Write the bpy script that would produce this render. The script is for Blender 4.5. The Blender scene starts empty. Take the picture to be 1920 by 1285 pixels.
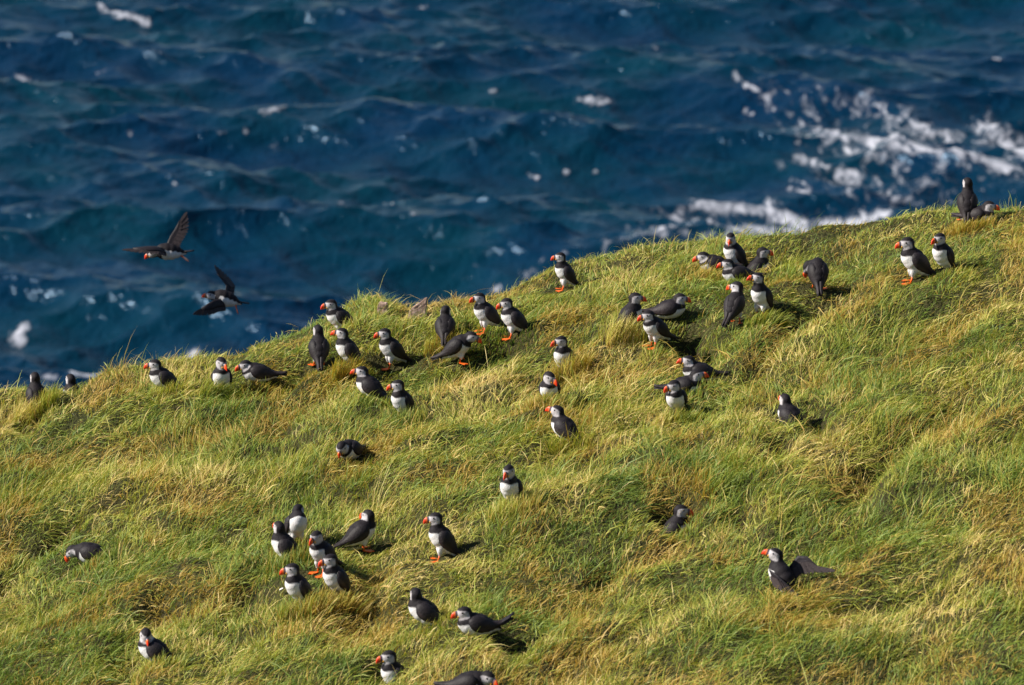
import bpy, bmesh, math, random
import numpy as np
from mathutils import Vector, Matrix, Quaternion

R = math.radians
random.seed(7)
rng = np.random.default_rng(11)
scene = bpy.context.scene
COL = scene.collection

# ------------------------------------------------------------------ camera
CAM_Z = 40.0                      # metres above the sea
PITCH = R(14.0)
F_PX = 8940.0                     # focal length in photograph pixels (1920 wide)
cam_d = bpy.data.cameras.new('camera')
cam = bpy.data.objects.new('camera', cam_d)
COL.objects.link(cam)
cam.location = (0, 0, CAM_Z)
cam.rotation_euler = (R(90) - PITCH, 0, 0)
cam_d.sensor_width = 36.0
cam_d.lens = 36.0 * F_PX / 1920.0
cam_d.clip_start = 0.5
cam_d.clip_end = 20000.0
cam_d.dof.use_dof = True
cam_d.dof.focus_distance = 27.5
cam_d.dof.aperture_fstop = 4.6
scene.camera = cam

# ------------------------------------------------------------------ sky, sun, exposure
SUN_EL, SUN_AZ = 37.0, 6.0       # light from the left, a little from behind the camera
sun_dir = Vector((-math.cos(R(SUN_EL)) * math.cos(R(SUN_AZ)), -math.cos(R(SUN_EL)) * math.sin(R(SUN_AZ)), math.sin(R(SUN_EL))))
world = bpy.data.worlds.new('World')
scene.world = world
world.use_nodes = True
wn = world.node_tree
wn.nodes.clear()
wo = wn.nodes.new('ShaderNodeOutputWorld')
bg = wn.nodes.new('ShaderNodeBackground')
sky = wn.nodes.new('ShaderNodeTexSky')
sky.sky_type = 'NISHITA'
sky.sun_disc = False
sky.sun_elevation = R(SUN_EL)
sky.sun_rotation = math.atan2(sun_dir.x, sun_dir.y)
sky.air_density = 1.0
sky.dust_density = 0.1
sky.ozone_density = 2.2
bg.inputs['Strength'].default_value = 0.058
wn.links.new(sky.outputs[0], bg.inputs['Color'])
wn.links.new(bg.outputs[0], wo.inputs['Surface'])

sun_l = bpy.data.lights.new('sun', 'SUN')
sun_l.energy = 5.0
sun_l.angle = R(0.53)
sun_l.color = (1.0, 0.93, 0.82)
sun = bpy.data.objects.new('sun', sun_l)
COL.objects.link(sun)
sun.rotation_euler = sun_dir.to_track_quat('Z', 'Y').to_euler()
sun.location = (-20, -5, CAM_Z + 30)

scene.view_settings.view_transform = 'Standard'
scene.view_settings.look = 'None'
scene.view_settings.exposure = 0.84
scene.view_settings.gamma = 1.0
scene.view_settings.use_curve_mapping = False
scene.cycles.use_denoising = True
scene.cycles.max_bounces = 6
scene.cycles.diffuse_bounces = 3
scene.cycles.glossy_bounces = 3
scene.cycles.transmission_bounces = 4
scene.cycles.sample_clamp_indirect = 4.0

# ------------------------------------------------------------------ helpers
def smooth(a, b, x):
    t = np.clip((np.asarray(x, float) - a) / (b - a), 0, 1)
    return t * t * (3 - 2 * t)

def _hash(ix, iy, seed):
    h = (ix.astype(np.int64) * 374761393 + iy.astype(np.int64) * 668265263 + seed * 1442695041) & 0x7fffffff
    h = ((h ^ (h >> 13)) * 1274126177) & 0x7fffffff
    return ((h ^ (h >> 16)) & 0xffff) / 65535.0

def perlin(x, y, seed=0):
    x = np.asarray(x, float); y = np.asarray(y, float)
    ix, iy = np.floor(x), np.floor(y)
    fx, fy = x - ix, y - iy
    u = fx * fx * fx * (fx * (fx * 6 - 15) + 10)
    v = fy * fy * fy * (fy * (fy * 6 - 15) + 10)
    def g(dx, dy):
        a = _hash(ix + dx, iy + dy, seed) * 2 * np.pi
        return np.cos(a) * (fx - dx) + np.sin(a) * (fy - dy)
    return ((g(0, 0) * (1 - u) + g(1, 0) * u) * (1 - v) + (g(0, 1) * (1 - u) + g(1, 1) * u) * v) * 1.5

def fbm(x, y, seed=0, octv=3):
    s, a = 0, 1.0
    for k in range(octv):
        s = s + a * perlin(x * 2 ** k, y * 2 ** k, seed + 17 * k)
        a *= 0.5
    return s

cp, sp = math.cos(PITCH), math.sin(PITCH)
def ray(px, py):
    X = (px - 960.0) / F_PX
    Y = (642.5 - py) / F_PX
    return np.array((X, cp + Y * sp, -sp + Y * cp))       # depth along the view axis = 1

def to_px(x, y, z):
    zz = z - CAM_Z
    Z = y * cp - zz * sp
    Yu = y * sp + zz * cp
    return 960 + F_PX * x / Z, 642.5 - F_PX * Yu / Z, Z

def mesh_obj(name, verts, faces, mats, parent=None, smooth_shade=True, colors=None):
    me = bpy.data.meshes.new(name)
    me.from_pydata([tuple(v) for v in verts], [], [tuple(f) for f in faces])
    return finish(name, me, mats, parent, smooth_shade, colors)

def finish(name, me, mats, parent=None, smooth_shade=True, colors=None):
    for m in (mats if isinstance(mats, (list, tuple)) else [mats]):
        me.materials.append(m)
    if smooth_shade:
        me.polygons.foreach_set('use_smooth', np.ones(len(me.polygons), bool))
    if colors is not None:
        set_col(me, colors)
    o = bpy.data.objects.new(name, me)
    COL.objects.link(o)
    if parent is not None:
        o.parent = parent
    return o

def set_col(me, rgb):
    rgb = np.asarray(rgb, np.float32)
    a = me.color_attributes.new('tint', 'FLOAT_COLOR', 'POINT')
    buf = np.ones((len(rgb), 4), np.float32)
    buf[:, :3] = rgb
    a.data.foreach_set('color', buf.ravel())

def big_mesh(name, co, quads=None, tris=None):
    me = bpy.data.meshes.new(name)
    co = np.asarray(co, np.float32)
    nq = 0 if quads is None else len(quads)
    nt = 0 if tris is None else len(tris)
    me.vertices.add(len(co))
    me.vertices.foreach_set('co', co.ravel())
    loops = []
    if nq: loops.append(np.asarray(quads, np.int32).ravel())
    if nt: loops.append(np.asarray(tris, np.int32).ravel())
    loops = np.concatenate(loops)
    me.loops.add(len(loops))
    me.loops.foreach_set('vertex_index', loops)
    starts = np.concatenate([np.arange(nq) * 4, nq * 4 + np.arange(nt) * 3]).astype(np.int32)
    me.polygons.add(nq + nt)
    me.polygons.foreach_set('loop_start', starts)
    me.update(calc_edges=True)
    return me

def tag(o, label=None, cat=None, group=None, kind=None):
    if label: o['label'] = label
    if cat: o['category'] = cat
    if group: o['group'] = group
    if kind: o['kind'] = kind
    return o

def new_mat(name):
    m = bpy.data.materials.new(name)
    m.use_nodes = True
    nt = m.node_tree
    return m, nt, nt.nodes['Principled BSDF'], nt.nodes['Material Output']

def node(nt, kind, **kw):
    n = nt.nodes.new(kind)
    for k, v in kw.items():
        if k in n.inputs.keys():
            n.inputs[k].default_value = v
        else:
            setattr(n, k, v)
    return n

# ------------------------------------------------------------------ materials
def mat_tinted(name, rough, spec=0.3, noise_scale=180.0, bump=0.15, vary=0.25):
    m, nt, p, out = new_mat(name)
    at = node(nt, 'ShaderNodeAttribute', attribute_name='tint')
    tc = node(nt, 'ShaderNodeTexCoord')
    nz = node(nt, 'ShaderNodeTexNoise', Scale=noise_scale, Detail=4.0, Distortion=0.6)
    mp = node(nt, 'ShaderNodeMapRange')
    mp.inputs['To Min'].default_value = 1 - vary
    mp.inputs['To Max'].default_value = 1 + vary
    mx = node(nt, 'ShaderNodeMix', data_type='RGBA', blend_type='MULTIPLY')
    mx.inputs['Factor'].default_value = 1.0
    bp = node(nt, 'ShaderNodeBump', Strength=bump, Distance=0.004)
    nt.links.new(tc.outputs['Object'], nz.inputs['Vector'])
    nt.links.new(nz.outputs['Fac'], mp.inputs['Value'])
    nt.links.new(at.outputs['Color'], mx.inputs[6])
    nt.links.new(mp.outputs[0], mx.inputs[7])
    nt.links.new(mx.outputs[2], p.inputs['Base Color'])
    nt.links.new(nz.outputs['Fac'], bp.inputs['Height'])
    nt.links.new(bp.outputs[0], p.inputs['Normal'])
    p.inputs['Roughness'].default_value = rough
    p.inputs['Specular IOR Level'].default_value = spec
    return m

M_FEATHER = mat_tinted('plumage', 0.7, 0.2, 110.0, 0.55, 0.22)
M_BEAK = mat_tinted('bill_horn', 0.4, 0.4, 60.0, 0.05, 0.1)
M_WING = mat_tinted('flight_feathers', 0.62, 0.25, 85.0, 0.6, 0.55)

m, nt, p, out = new_mat('orange_webbed_skin')
nz = node(nt, 'ShaderNodeTexNoise', Scale=120.0)
cr = node(nt, 'ShaderNodeValToRGB')
cr.color_ramp.elements[0].color = (0.62, 0.085, 0.008, 1)
cr.color_ramp.elements[1].color = (0.85, 0.15, 0.012, 1)
nt.links.new(nz.outputs['Fac'], cr.inputs['Fac'])
nt.links.new(cr.outputs['Color'], p.inputs['Base Color'])
p.inputs['Roughness'].default_value = 0.45
M_ORANGE = m

m, nt, p, out = new_mat('dark_eye')
nz = node(nt, 'ShaderNodeTexNoise', Scale=300.0)
cr = node(nt, 'ShaderNodeValToRGB')
cr.color_ramp.elements[0].color = (0.006, 0.005, 0.005, 1)
cr.color_ramp.elements[1].color = (0.02, 0.012, 0.01, 1)
nt.links.new(nz.outputs['Fac'], cr.inputs['Fac'])
nt.links.new(cr.outputs['Color'], p.inputs['Base Color'])
p.inputs['Roughness'].default_value = 0.15
M_EYE = m

# grass: tinted blades, part translucent
m, nt, p, out = new_mat('grass_blades')
at = node(nt, 'ShaderNodeAttribute', attribute_name='tint')
p.inputs['Roughness'].default_value = 0.5
p.inputs['Specular IOR Level'].default_value = 0.25
tr = node(nt, 'ShaderNodeBsdfTranslucent')
hs = node(nt, 'ShaderNodeHueSaturation', Saturation=1.1, Value=1.0)
ms = node(nt, 'ShaderNodeMixShader', Fac=0.30)
nt.links.new(at.outputs['Color'], p.inputs['Base Color'])
nt.links.new(at.outputs['Color'], hs.inputs['Color'])
nt.links.new(hs.outputs['Color'], tr.inputs['Color'])
nt.links.new(p.outputs[0], ms.inputs[1])
nt.links.new(tr.outputs[0], ms.inputs[2])
nt.links.new(ms.outputs[0], out.inputs['Surface'])
M_GRASS = m

# hill: turf and soil
m, nt, p, out = new_mat('turf_and_soil')
tc = node(nt, 'ShaderNodeTexCoord')
n1 = node(nt, 'ShaderNodeTexNoise', Scale=1.3, Detail=6.0)
n2 = node(nt, 'ShaderNodeTexNoise', Scale=38.0, Detail=4.0)
cr = node(nt, 'ShaderNodeValToRGB')
e = cr.color_ramp.elements
e[0].position = 0.3; e[0].color = (0.030, 0.036, 0.012, 1)
e[1].position = 0.75; e[1].color = (0.075, 0.062, 0.024, 1)
mixn = node(nt, 'ShaderNodeMath', operation='MULTIPLY_ADD')
mixn.inputs[1].default_value = 0.5
nt.links.new(tc.outputs['Object'], n1.inputs['Vector'])
nt.links.new(tc.outputs['Object'], n2.inputs['Vector'])
nt.links.new(n2.outputs['Fac'], mixn.inputs[0])
hlf = node(nt, 'ShaderNodeMath', operation='MULTIPLY')
hlf.inputs[1].default_value = 0.5
nt.links.new(n1.outputs['Fac'], hlf.inputs[0])
nt.links.new(hlf.outputs[0], mixn.inputs[2])
nt.links.new(mixn.outputs[0], cr.inputs['Fac'])
at = node(nt, 'ShaderNodeAttribute', attribute_name='soil')
soilc = node(nt, 'ShaderNodeValToRGB')
soilc.color_ramp.elements[0].color = (0.020, 0.014, 0.009, 1)
soilc.color_ramp.elements[1].color = (0.050, 0.034, 0.022, 1)
nt.links.new(n2.outputs['Fac'], soilc.inputs['Fac'])
mx = node(nt, 'ShaderNodeMix', data_type='RGBA')
nt.links.new(at.outputs['Fac'], mx.inputs['Factor'])
nt.links.new(cr.outputs['Color'], mx.inputs[6])
nt.links.new(soilc.outputs['Color'], mx.inputs[7])
nt.links.new(mx.outputs[2], p.inputs['Base Color'])
bp = node(nt, 'ShaderNodeBump', Strength=1.0, Distance=0.06)
nt.links.new(n2.outputs['Fac'], bp.inputs['Height'])
nt.links.new(bp.outputs[0], p.inputs['Normal'])
p.inputs['Roughness'].default_value = 0.95
p.inputs['Specular IOR Level'].default_value = 0.1
M_HILL = m

# sea: deep water with foam where the 'foam' attribute says so
m, nt, p, out = new_mat('sea_water')
tc = node(nt, 'ShaderNodeTexCoord')
mpg = node(nt, 'ShaderNodeMapping')
mpg.inputs['Scale'].default_value = (1.0, 0.6, 1.0)
nt.links.new(tc.outputs['Object'], mpg.inputs['Vector'])
r1 = node(nt, 'ShaderNodeTexNoise', Scale=2.2, Detail=4.0, Roughness=0.55, Distortion=0.5)
nt.links.new(mpg.outputs[0], r1.inputs['Vector'])
bp = node(nt, 'ShaderNodeBump', Strength=1.0, Distance=0.15)
nt.links.new(r1.outputs['Fac'], bp.inputs['Height'])
nt.links.new(bp.outputs[0], p.inputs['Normal'])
dn = node(nt, 'ShaderNodeTexNoise', Scale=0.12, Detail=3.0)
nt.links.new(tc.outputs['Object'], dn.inputs['Vector'])
dc = node(nt, 'ShaderNodeValToRGB')
dc.color_ramp.elements[0].position = 0.35
dc.color_ramp.elements[0].color = (0.0009, 0.0150, 0.040, 1)
dc.color_ramp.elements[1].position = 0.65
dc.color_ramp.elements[1].color = (0.0007, 0.0205, 0.036, 1)
nt.links.new(dn.outputs['Fac'], dc.inputs['Fac'])
nt.links.new(dc.outputs['Color'], p.inputs['Base Color'])
p.inputs['Roughness'].default_value = 0.20
p.inputs['IOR'].default_value = 1.333
p.inputs['Specular IOR Level'].default_value = 0.36
p.inputs['Specular Tint'].default_value = (0.36, 0.64, 1.0, 1)
fa = node(nt, 'ShaderNodeAttribute', attribute_name='foam')
f1 = node(nt, 'ShaderNodeTexNoise', Scale=1.9, Detail=8.0, Roughness=0.68, Distortion=0.8)
f2 = node(nt, 'ShaderNodeTexVoronoi', Scale=2.6, feature='SMOOTH_F1')
mp2 = node(nt, 'ShaderNodeMapping')
mp2.inputs['Scale'].default_value = (1.0, 0.35, 1.0)
nt.links.new(tc.outputs['Object'], mp2.inputs['Vector'])
nt.links.new(mp2.outputs[0], f1.inputs['Vector'])
nt.links.new(mp2.outputs[0], f2.inputs['Vector'])
s1 = node(nt, 'ShaderNodeMath', operation='SUBTRACT'); s1.inputs[1].default_value = 0.5
nt.links.new(f1.outputs['Fac'], s1.inputs[0])
s2 = node(nt, 'ShaderNodeMath', operation='MULTIPLY_ADD'); s2.inputs[1].default_value = 3.2
nt.links.new(s1.outputs[0], s2.inputs[0])
nt.links.new(fa.outputs['Fac'], s2.inputs[2])
s3 = node(nt, 'ShaderNodeMath', operation='MULTIPLY_ADD'); s3.inputs[1].default_value = 0.35
nt.links.new(f2.outputs['Distance'], s3.inputs[0])
nt.links.new(s2.outputs[0], s3.inputs[2])
ss = node(nt, 'ShaderNodeMapRange', interpolation_type='SMOOTHSTEP')
ss.inputs['From Min'].default_value = 0.50
ss.inputs['From Max'].default_value = 1.35
nt.links.new(s3.outputs[0], ss.inputs['Value'])
gate = node(nt, 'ShaderNodeMapRange', interpolation_type='SMOOTHSTEP')
gate.inputs['From Min'].default_value = 0.02
gate.inputs['From Max'].default_value = 0.2
nt.links.new(fa.outputs['Fac'], gate.inputs['Value'])
fm = node(nt, 'ShaderNodeMath', operation='MULTIPLY')
nt.links.new(ss.outputs[0], fm.inputs[0])
nt.links.new(gate.outputs[0], fm.inputs[1])
fd = node(nt, 'ShaderNodeBsdfDiffuse', Roughness=1.0)
fd.inputs['Color'].default_value = (0.50, 0.51, 0.57, 1)
ms = node(nt, 'ShaderNodeMixShader')
nt.links.new(fm.outputs[0], ms.inputs['Fac'])
nt.links.new(p.outputs[0], ms.inputs[1])
nt.links.new(fd.outputs[0], ms.inputs[2])
nt.links.new(ms.outputs[0], out.inputs['Surface'])
M_SEA = m

m, nt, p, out = new_mat('weathered_stone')
tc = node(nt, 'ShaderNodeTexCoord')
n1 = node(nt, 'ShaderNodeTexNoise', Scale=30.0, Detail=6.0)
cr = node(nt, 'ShaderNodeValToRGB')
cr.color_ramp.elements[0].position = 0.35
cr.color_ramp.elements[0].color = (0.20, 0.12, 0.09, 1)
cr.color_ramp.elements[1].position = 0.7
cr.color_ramp.elements[1].color = (0.50, 0.36, 0.29, 1)
nt.links.new(tc.outputs['Object'], n1.inputs['Vector'])
nt.links.new(n1.outputs['Fac'], cr.inputs['Fac'])
nt.links.new(cr.outputs['Color'], p.inputs['Base Color'])
bp = node(nt, 'ShaderNodeBump', Strength=0.7, Distance=0.01)
nt.links.new(n1.outputs['Fac'], bp.inputs['Height'])
nt.links.new(bp.outputs[0], p.inputs['Normal'])
p.inputs['Roughness'].default_value = 0.85
M_STONE = m

# ------------------------------------------------------------------ terrain shape
A0, B0, C0 = 0.0349, 2.5e-6, 1.30e-5          # inverse depth of the slope, from the sizes of the birds
_bf, _cf = B0 * F_PX, C0 * F_PX
_den = _cf * cp + A0 * sp
SX, SY, SC = _bf / _den, (A0 * cp - _cf * sp) / _den, -1.0 / _den
def plane_z(x, y):
    return CAM_Z + SX * x + SY * y + SC

def on_plane(px, py):
    Z = 1.0 / (A0 + B0 * (px - 960) + C0 * (py - 642.5))
    r = ray(px, py) * Z
    return r[0], r[1]

RIDGE = [(-300, 800), (0, 752), (120, 738), (250, 712), (330, 692), (450, 678), (540, 640), (610, 612), (650, 590), (690, 573),
         (740, 588), (790, 590), (850, 572), (950, 560), (1030, 528), (1100, 505), (1200, 482), (1290, 462), (1380, 452), (1480, 446),
         (1560, 430), (1640, 424), (1720, 414), (1780, 405), (1850, 404), (1920, 404), (2200, 400)]
_re = np.array([on_plane(px, py) for px, py in RIDGE])
def edge_y(x):
    return np.interp(x, _re[:, 0], _re[:, 1])

# hollows and burrow mouths: pixel, radii in metres (across, along), depth, bare soil
DENTS = [(1292, 640, .12, .24, .24, .75), (1335, 655, .10, .2, .10, .3), (120, 988, .12, .35, .11, .8), (185, 962, .24, .16, .09, .3),
         (1660, 868, .13, .34, .09, .5), (1610, 925, .12, .3, .09, .5), (1392, 962, .09, .3, .10, .7), (1140, 1062, .10, .3, .10, .5),
         (55, 800, .09, .25, .09, .6), (1785, 578, .20, .3, .05, .0), (1532, 790, .07, .5, .10, .5), (1465, 850, .07, .4, .08, .4),
         (1800, 780, .16, .35, .08, .2), (372, 848, .12, .3, .07, .3), (525, 812, .10, .25, .08, .4), (960, 1210, .10, .3, .08, .3),
         (1100, 905, .12, .25, .06, .2), (700, 1090, .10, .3, .07, .3), (300, 1150, .12, .3, .08, .4), (690, 1150, .10, .25, .07, .3),
         (1220, 1035, .10, .25, .07, .3), (1270, 985, .10, .25, .05, .3), (760, 575, .12, .3, .03, 0), (235, 1250, .12, .3, .06, .4), (1030, 700, .14, .25, .05, .0),
         (650, 1170, .12, .3, .06, .2), (1180, 590, .07, .3, .04, .1), (940, 660, .2, .3, .06, .3), (470, 1120, .12, .3, .06, .2),
         (610, 760, .15, .3, .05, .2), (820, 700, .3, .3, .05, .0)]
# burrow mouths with a bird inside: pixel, hollow depth
SUNK = {1268: (950, .185), 136: (731, .150), 1422: (496, .150), 738: (1254, .170), 1479: (780, .085)}
DENTS += [(a, b, .115, .17, d, .35) for a, (b, d) in SUNK.items()]
_dents = [(on_plane(a, b) + (rx, ry, d, s)) for a, b, rx, ry, d, s in DENTS]
# creases that run across the turf
CREASE = [[(1530, 575), (1470, 625), (1420, 680), (1380, 730)], [(1590, 740), (1535, 790), (1470, 850), (1420, 890)], [(1820, 760), (1720, 820), (1640, 880), (1590, 940)],
          [(1000, 660), (930, 655), (860, 690)], [(0, 1080), (90, 1000), (190, 960), (250, 975)], [(300, 900), (420, 870), (560, 850)],
          [(1090, 1080), (1180, 1030), (1290, 1000)], [(1500, 1150), (1620, 1120), (1760, 1080)], [(560, 700), (520, 740), (440, 760)]]
_crease = [[on_plane(*q) for q in c] for c in CREASE]
KNOLL = [(690, 600, .20, .5, .03), (640, 830, .3, .4, .05), (480, 700, .3, .5, .04), (1240, 870, .10, .3, .09), (1170, 640, .14, .3, .05), (200, 740, .4, .6, .05),
         (1560, 770, .2, .4, .05), (1480, 640, .15, .4, .04), (1720, 935, .35, .5, .06), (1000, 1000, .5, .6, .05), (400, 1010, .5, .6, .05), (860, 830, .4, .5, .05)]
_knoll = [(on_plane(a, b) + (rx, ry, d)) for a, b, rx, ry, d in KNOLL]

def seg_d(x, y, pts):
    best = np.full(np.shape(x), 1e9)
    for (ax, ay), (bx, by) in zip(pts[:-1], pts[1:]):
        vx, vy = bx - ax, by - ay
        t = np.clip(((x - ax) * vx + (y - ay) * vy) / (vx * vx + vy * vy), 0, 1)
        best = np.minimum(best, np.hypot(x - ax - t * vx, y - ay - t * vy))
    return best

def height(x, y, want_soil=False):
    x = np.asarray(x, float); y = np.asarray(y, float)
    s = y - edge_y(x)
    near_edge = 1 - 0.65 * smooth(-1.2, -0.1, s)
    z = plane_z(x, y)
    z = z + near_edge * 0.095 * fbm(x / 1.25, y / 1.6, 3, 2)
    z = z + (0.5 + 0.5 * near_edge) * 0.052 * fbm(x / 0.42, y / 0.55, 9, 2) + 0.022 * perlin(x / .17, y / .20, 15)
    soil = np.zeros_like(z)
    for dx, dy, rx, ry, d, so in _dents:
        q = np.exp(-(((x - dx) / rx) ** 2 + ((y - dy) / ry) ** 2) ** 1.5)
        z = z - d * q
        soil = np.maximum(soil, so * smooth(.25, .8, q))
    for c in _crease:
        q = np.exp(-(seg_d(x, y, c) / 0.09) ** 2)
        z = z - 0.075 * q
    for dx, dy, rx, ry, d in _knoll:
        z = z + d * np.exp(-(((x - dx) / rx) ** 2 + ((y - dy) / ry) ** 2))
    # cliff beyond the edge
    t = np.maximum(s, 0)
    z = z - np.where(t < 1.2, 0.75 * t * t, 0.75 * 1.44 + 1.8 * (t - 1.2))
    soil = np.maximum(soil, smooth(1.5, 4, t))
    # towards the viewer's own knoll
    n = np.maximum(15.5 - y, 0)
    near = np.minimum(0.5 * n * n / (n + 2.0), 6.3)
    z = z + near
    z = np.maximum(z, -6.0)
    return (z, soil) if want_soil else z

def hit(px, py):
    r = ray(px, py)
    Z = np.arange(18.0, 33.0, 0.01)
    d = CAM_Z + r[2] * Z - height(r[0] * Z, r[1] * Z)
    k = np.nonzero(d < 0)[0]
    if len(k) == 0:
        x, y = on_plane(px, py)
        return np.array((x, y, float(height(x, y)))), math.hypot(x, y)
    Zh = Z[k[0]]
    return np.array((r[0] * Zh, r[1] * Zh, float(height(r[0] * Zh, r[1] * Zh)))), Zh

def spread(lo, hi, step, far_lo, far_hi, grow=1.25):
    v = list(np.arange(lo, hi + step * .5, step))
    d, a = step, lo
    left = []
    while a > far_lo:
        d *= grow; a -= d; left.append(a)
    d, a = step, v[-1]
    right = []
    while a < far_hi:
        d *= grow; a += d; right.append(a)
    return np.array(left[::-1] + v + right)

def sheet(xs, ys):
    nx, ny = len(xs), len(ys)
    X, Y = np.meshgrid(xs, ys)
    i = np.arange(nx * ny).reshape(ny, nx)
    q = np.stack([i[:-1, :-1], i[:-1, 1:], i[1:, 1:], i[1:, :-1]], -1).reshape(-1, 4)
    return X.ravel(), Y.ravel(), q

xs = spread(-5.2, 5.2, 0.045, -60, 60)
ys = spread(21.0, 31.5, 0.045, -30, 60)
X, Y, Q = sheet(xs, ys)
Zt, soil = height(X, Y, True)
me = big_mesh('hill', np.stack([X, Y, Zt], 1), Q)
a = me.attributes.new('soil', 'FLOAT', 'POINT')
a.data.foreach_set('value', soil.astype(np.float32))
hill = finish('hill', me, M_HILL)
tag(hill, 'steep green headland sloping up to the right above the sea', 'hill', kind='structure')

# ------------------------------------------------------------------ sea
def build_sea():
    xs = spread(-28, 28, 0.13, -6000, 6000, 1.3)
    ys = spread(148, 234, 0.19, 40, 9000, 1.3)
    X, Y, Q = sheet(xs, ys)
    fade = smooth(-60, -29, X) * (1 - smooth(29, 60, X)) * smooth(110, 140, Y) * (1 - smooth(240, 300, Y))
    Zs = np.zeros_like(X); DX = np.zeros_like(X); DY = np.zeros_like(X)
    J = np.zeros_like(X)
    r = np.random.default_rng(5)
    N = 84
    for k in range(N):
        lam = math.exp(math.log(0.75) + (math.log(19.0) - math.log(0.75)) * ((k + r.random()) / N))
        ang = R(-104) + r.normal(0, 0.42 if lam > 5 else 0.62)
        kk = 2 * math.pi / lam
        steep = .068 if lam < 1.5 else (.074 if lam < 5 else .054)
        a = steep / kk * (0.6 + 0.8 * r.random())
        c, s = math.cos(ang), math.sin(ang)
        ph = kk * (X * c + Y * s) + r.random() * 2 * math.pi
        grp = 0.75 + 0.95 * perlin(X / (lam * 4), Y / (lam * 4), 100 + k)
        Zs += a * grp * np.cos(ph)
        DX -= c * a * grp * np.sin(ph) * 1.0
        DY -= s * a * grp * np.sin(ph) * 1.0
        J += a * kk * grp * np.cos(ph)
    Zs *= fade; DX *= fade; DY *= fade
    px, py, _ = to_px(X, Y, Zs * 0.5)
    foam = np.zeros_like(X)
    def streak(pts, w, amt):
        nonlocal foam
        w, amt = w * (.78 if w < 9 else 1.0), amt * (.86 if w < 9 else 1.0)
        d = np.full_like(X, 1e9)
        m = (px > min(q[0] for q in pts) - 5 * w) & (px < max(q[0] for q in pts) + 5 * w)
        d[m] = seg_d(px[m], py[m], pts)
        foam = np.maximum(foam, amt * np.exp(-(d / w) ** 2))
    # breaking water below the cliff on the right
    streak([(1530, 240), (1570, 265), (1640, 285), (1740, 300), (1820, 312), (1900, 330)], 20, .85)
    streak([(1560, 290), (1620, 310), (1680, 300)], 16, .62)
    streak([(1660, 225), (1720, 235), (1800, 255)], 16, .62)
    streak([(1680, 270), (1760, 305), (1850, 315)], 14, .78)
    streak([(1850, 240), (1900, 260), (1960, 290)], 26, .8)
    streak([(1480, 300), (1530, 320), (1600, 338)], 10, .68)
    streak([(1470, 350), (1520, 365)], 8, .6)
    streak([(1640, 365), (1730, 378)], 8, .66)
    streak([(1310, 378), (1390, 385), (1440, 395), (1500, 408), (1560, 412), (1640, 398)], 13, .95)
    streak([(1280, 400), (1340, 425), (1420, 440), (1500, 440)], 20, .80)
    streak([(1430, 372), (1440, 395)], 8, .8)
    streak([(1230, 440), (1300, 455), (1400, 460)], 14, .6)
    streak([(1560, 190), (1640, 205)], 10, .55)
    streak([(1440, 205), (1520, 225)], 9, .5)
    streak([(1130, 480), (1180, 460), (1240, 445)], 10, .55)
    streak([(900, 530), (1000, 505), (1040, 490)], 9, .5)
    streak([(1500, 235), (1620, 290), (1760, 300), (1900, 320)], 52, .42)
    streak([(1270, 400), (1400, 430), (1560, 420)], 36, .45)
    streak([(1420, 180), (1560, 200), (1700, 215)], 26, .34)
    streak([(1480, 320), (1600, 345), (1760, 350)], 30, .36)
    streak([(1180, 455), (1300, 440)], 24, .40)
    # scattered white caps
    streak([(190, 18), (205, 30), (240, 36), (276, 43)], 8, 1.1)
    streak([(30, 135), (60, 145), (75, 150)], 7, .85)
    streak([(1076, 187), (1148, 188)], 7, 1.1)
    streak([(1375, 155), (1390, 170), (1415, 180)], 7, .9)
    streak([(485, 222), (530, 214)], 6, .85)
    streak([(20, 610), (35, 632)], 13, .95)
    streak([(70, 712), (110, 708)], 8, .75)
    streak([(150, 695), (215, 702)], 9, .85)
    streak([(330, 668), (355, 664)], 9, .7)
    for q in [(168, 132), (285, 108), (707, 385), (757, 420), (1225, 88), (1175, 245), (1110, 322), (1130, 365), (1058, 322), (398, 252), (495, 270), (240, 252), (915, 170), (1385, 206), (1650, 125), (1780, 20), (1860, 110), (830, 160), (450, 250), (320, 350), (980, 325), (640, 370), (780, 15), (1060, 222), (860, 500), (550, 610)]:
        ww = r.uniform(5, 22); streak([q, (q[0] + ww, q[1] + r.uniform(-3, 4))], r.uniform(2.6, 4.5), r.uniform(.6, .95))
    crest = smooth(1.7, 2.3, J) * fade
    foam = np.maximum(foam, crest * 0.55)
    Zs = Zs + 0.05 * np.clip(foam, 0, 1) * fade
    me = big_mesh('sea', np.stack([X + DX, Y + DY, Zs], 1), Q)
    a = me.attributes.new('foam', 'FLOAT', 'POINT')
    a.data.foreach_set('value', foam.astype(np.float32))
    o = finish('sea', me, M_SEA)
    tag(o, 'choppy dark blue sea with white foam far below the headland', 'sea', kind='structure')
build_sea()

# ------------------------------------------------------------------ puffins
BLACK = np.array((0.0110, 0.0085, 0.0110))
BROWNBLACK = np.array((0.023, 0.017, 0.018))
WHITE = np.array((0.63, 0.61, 0.615))
FACE = np.array((0.45, 0.42, 0.44))
FACE_DK = np.array((0.22, 0.20, 0.205))
SLATE = np.array((0.07, 0.075, 0.10))
ORANGE = np.array((0.74, 0.048, 0.014))
YELLOW = np.array((0.85, 0.42, 0.06))

ST_U = np.array([-.150, -.112, -.088, -.055, -.02, .015, .04, .06])
ST_R = np.array([.008, .015, .024, .040, .0535, .0565, .051, .041])

def rot(yaw, pitch):
    return Matrix.Rotation(yaw, 3, 'Z') @ Matrix.Rotation(-pitch, 3, 'Y')

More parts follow.
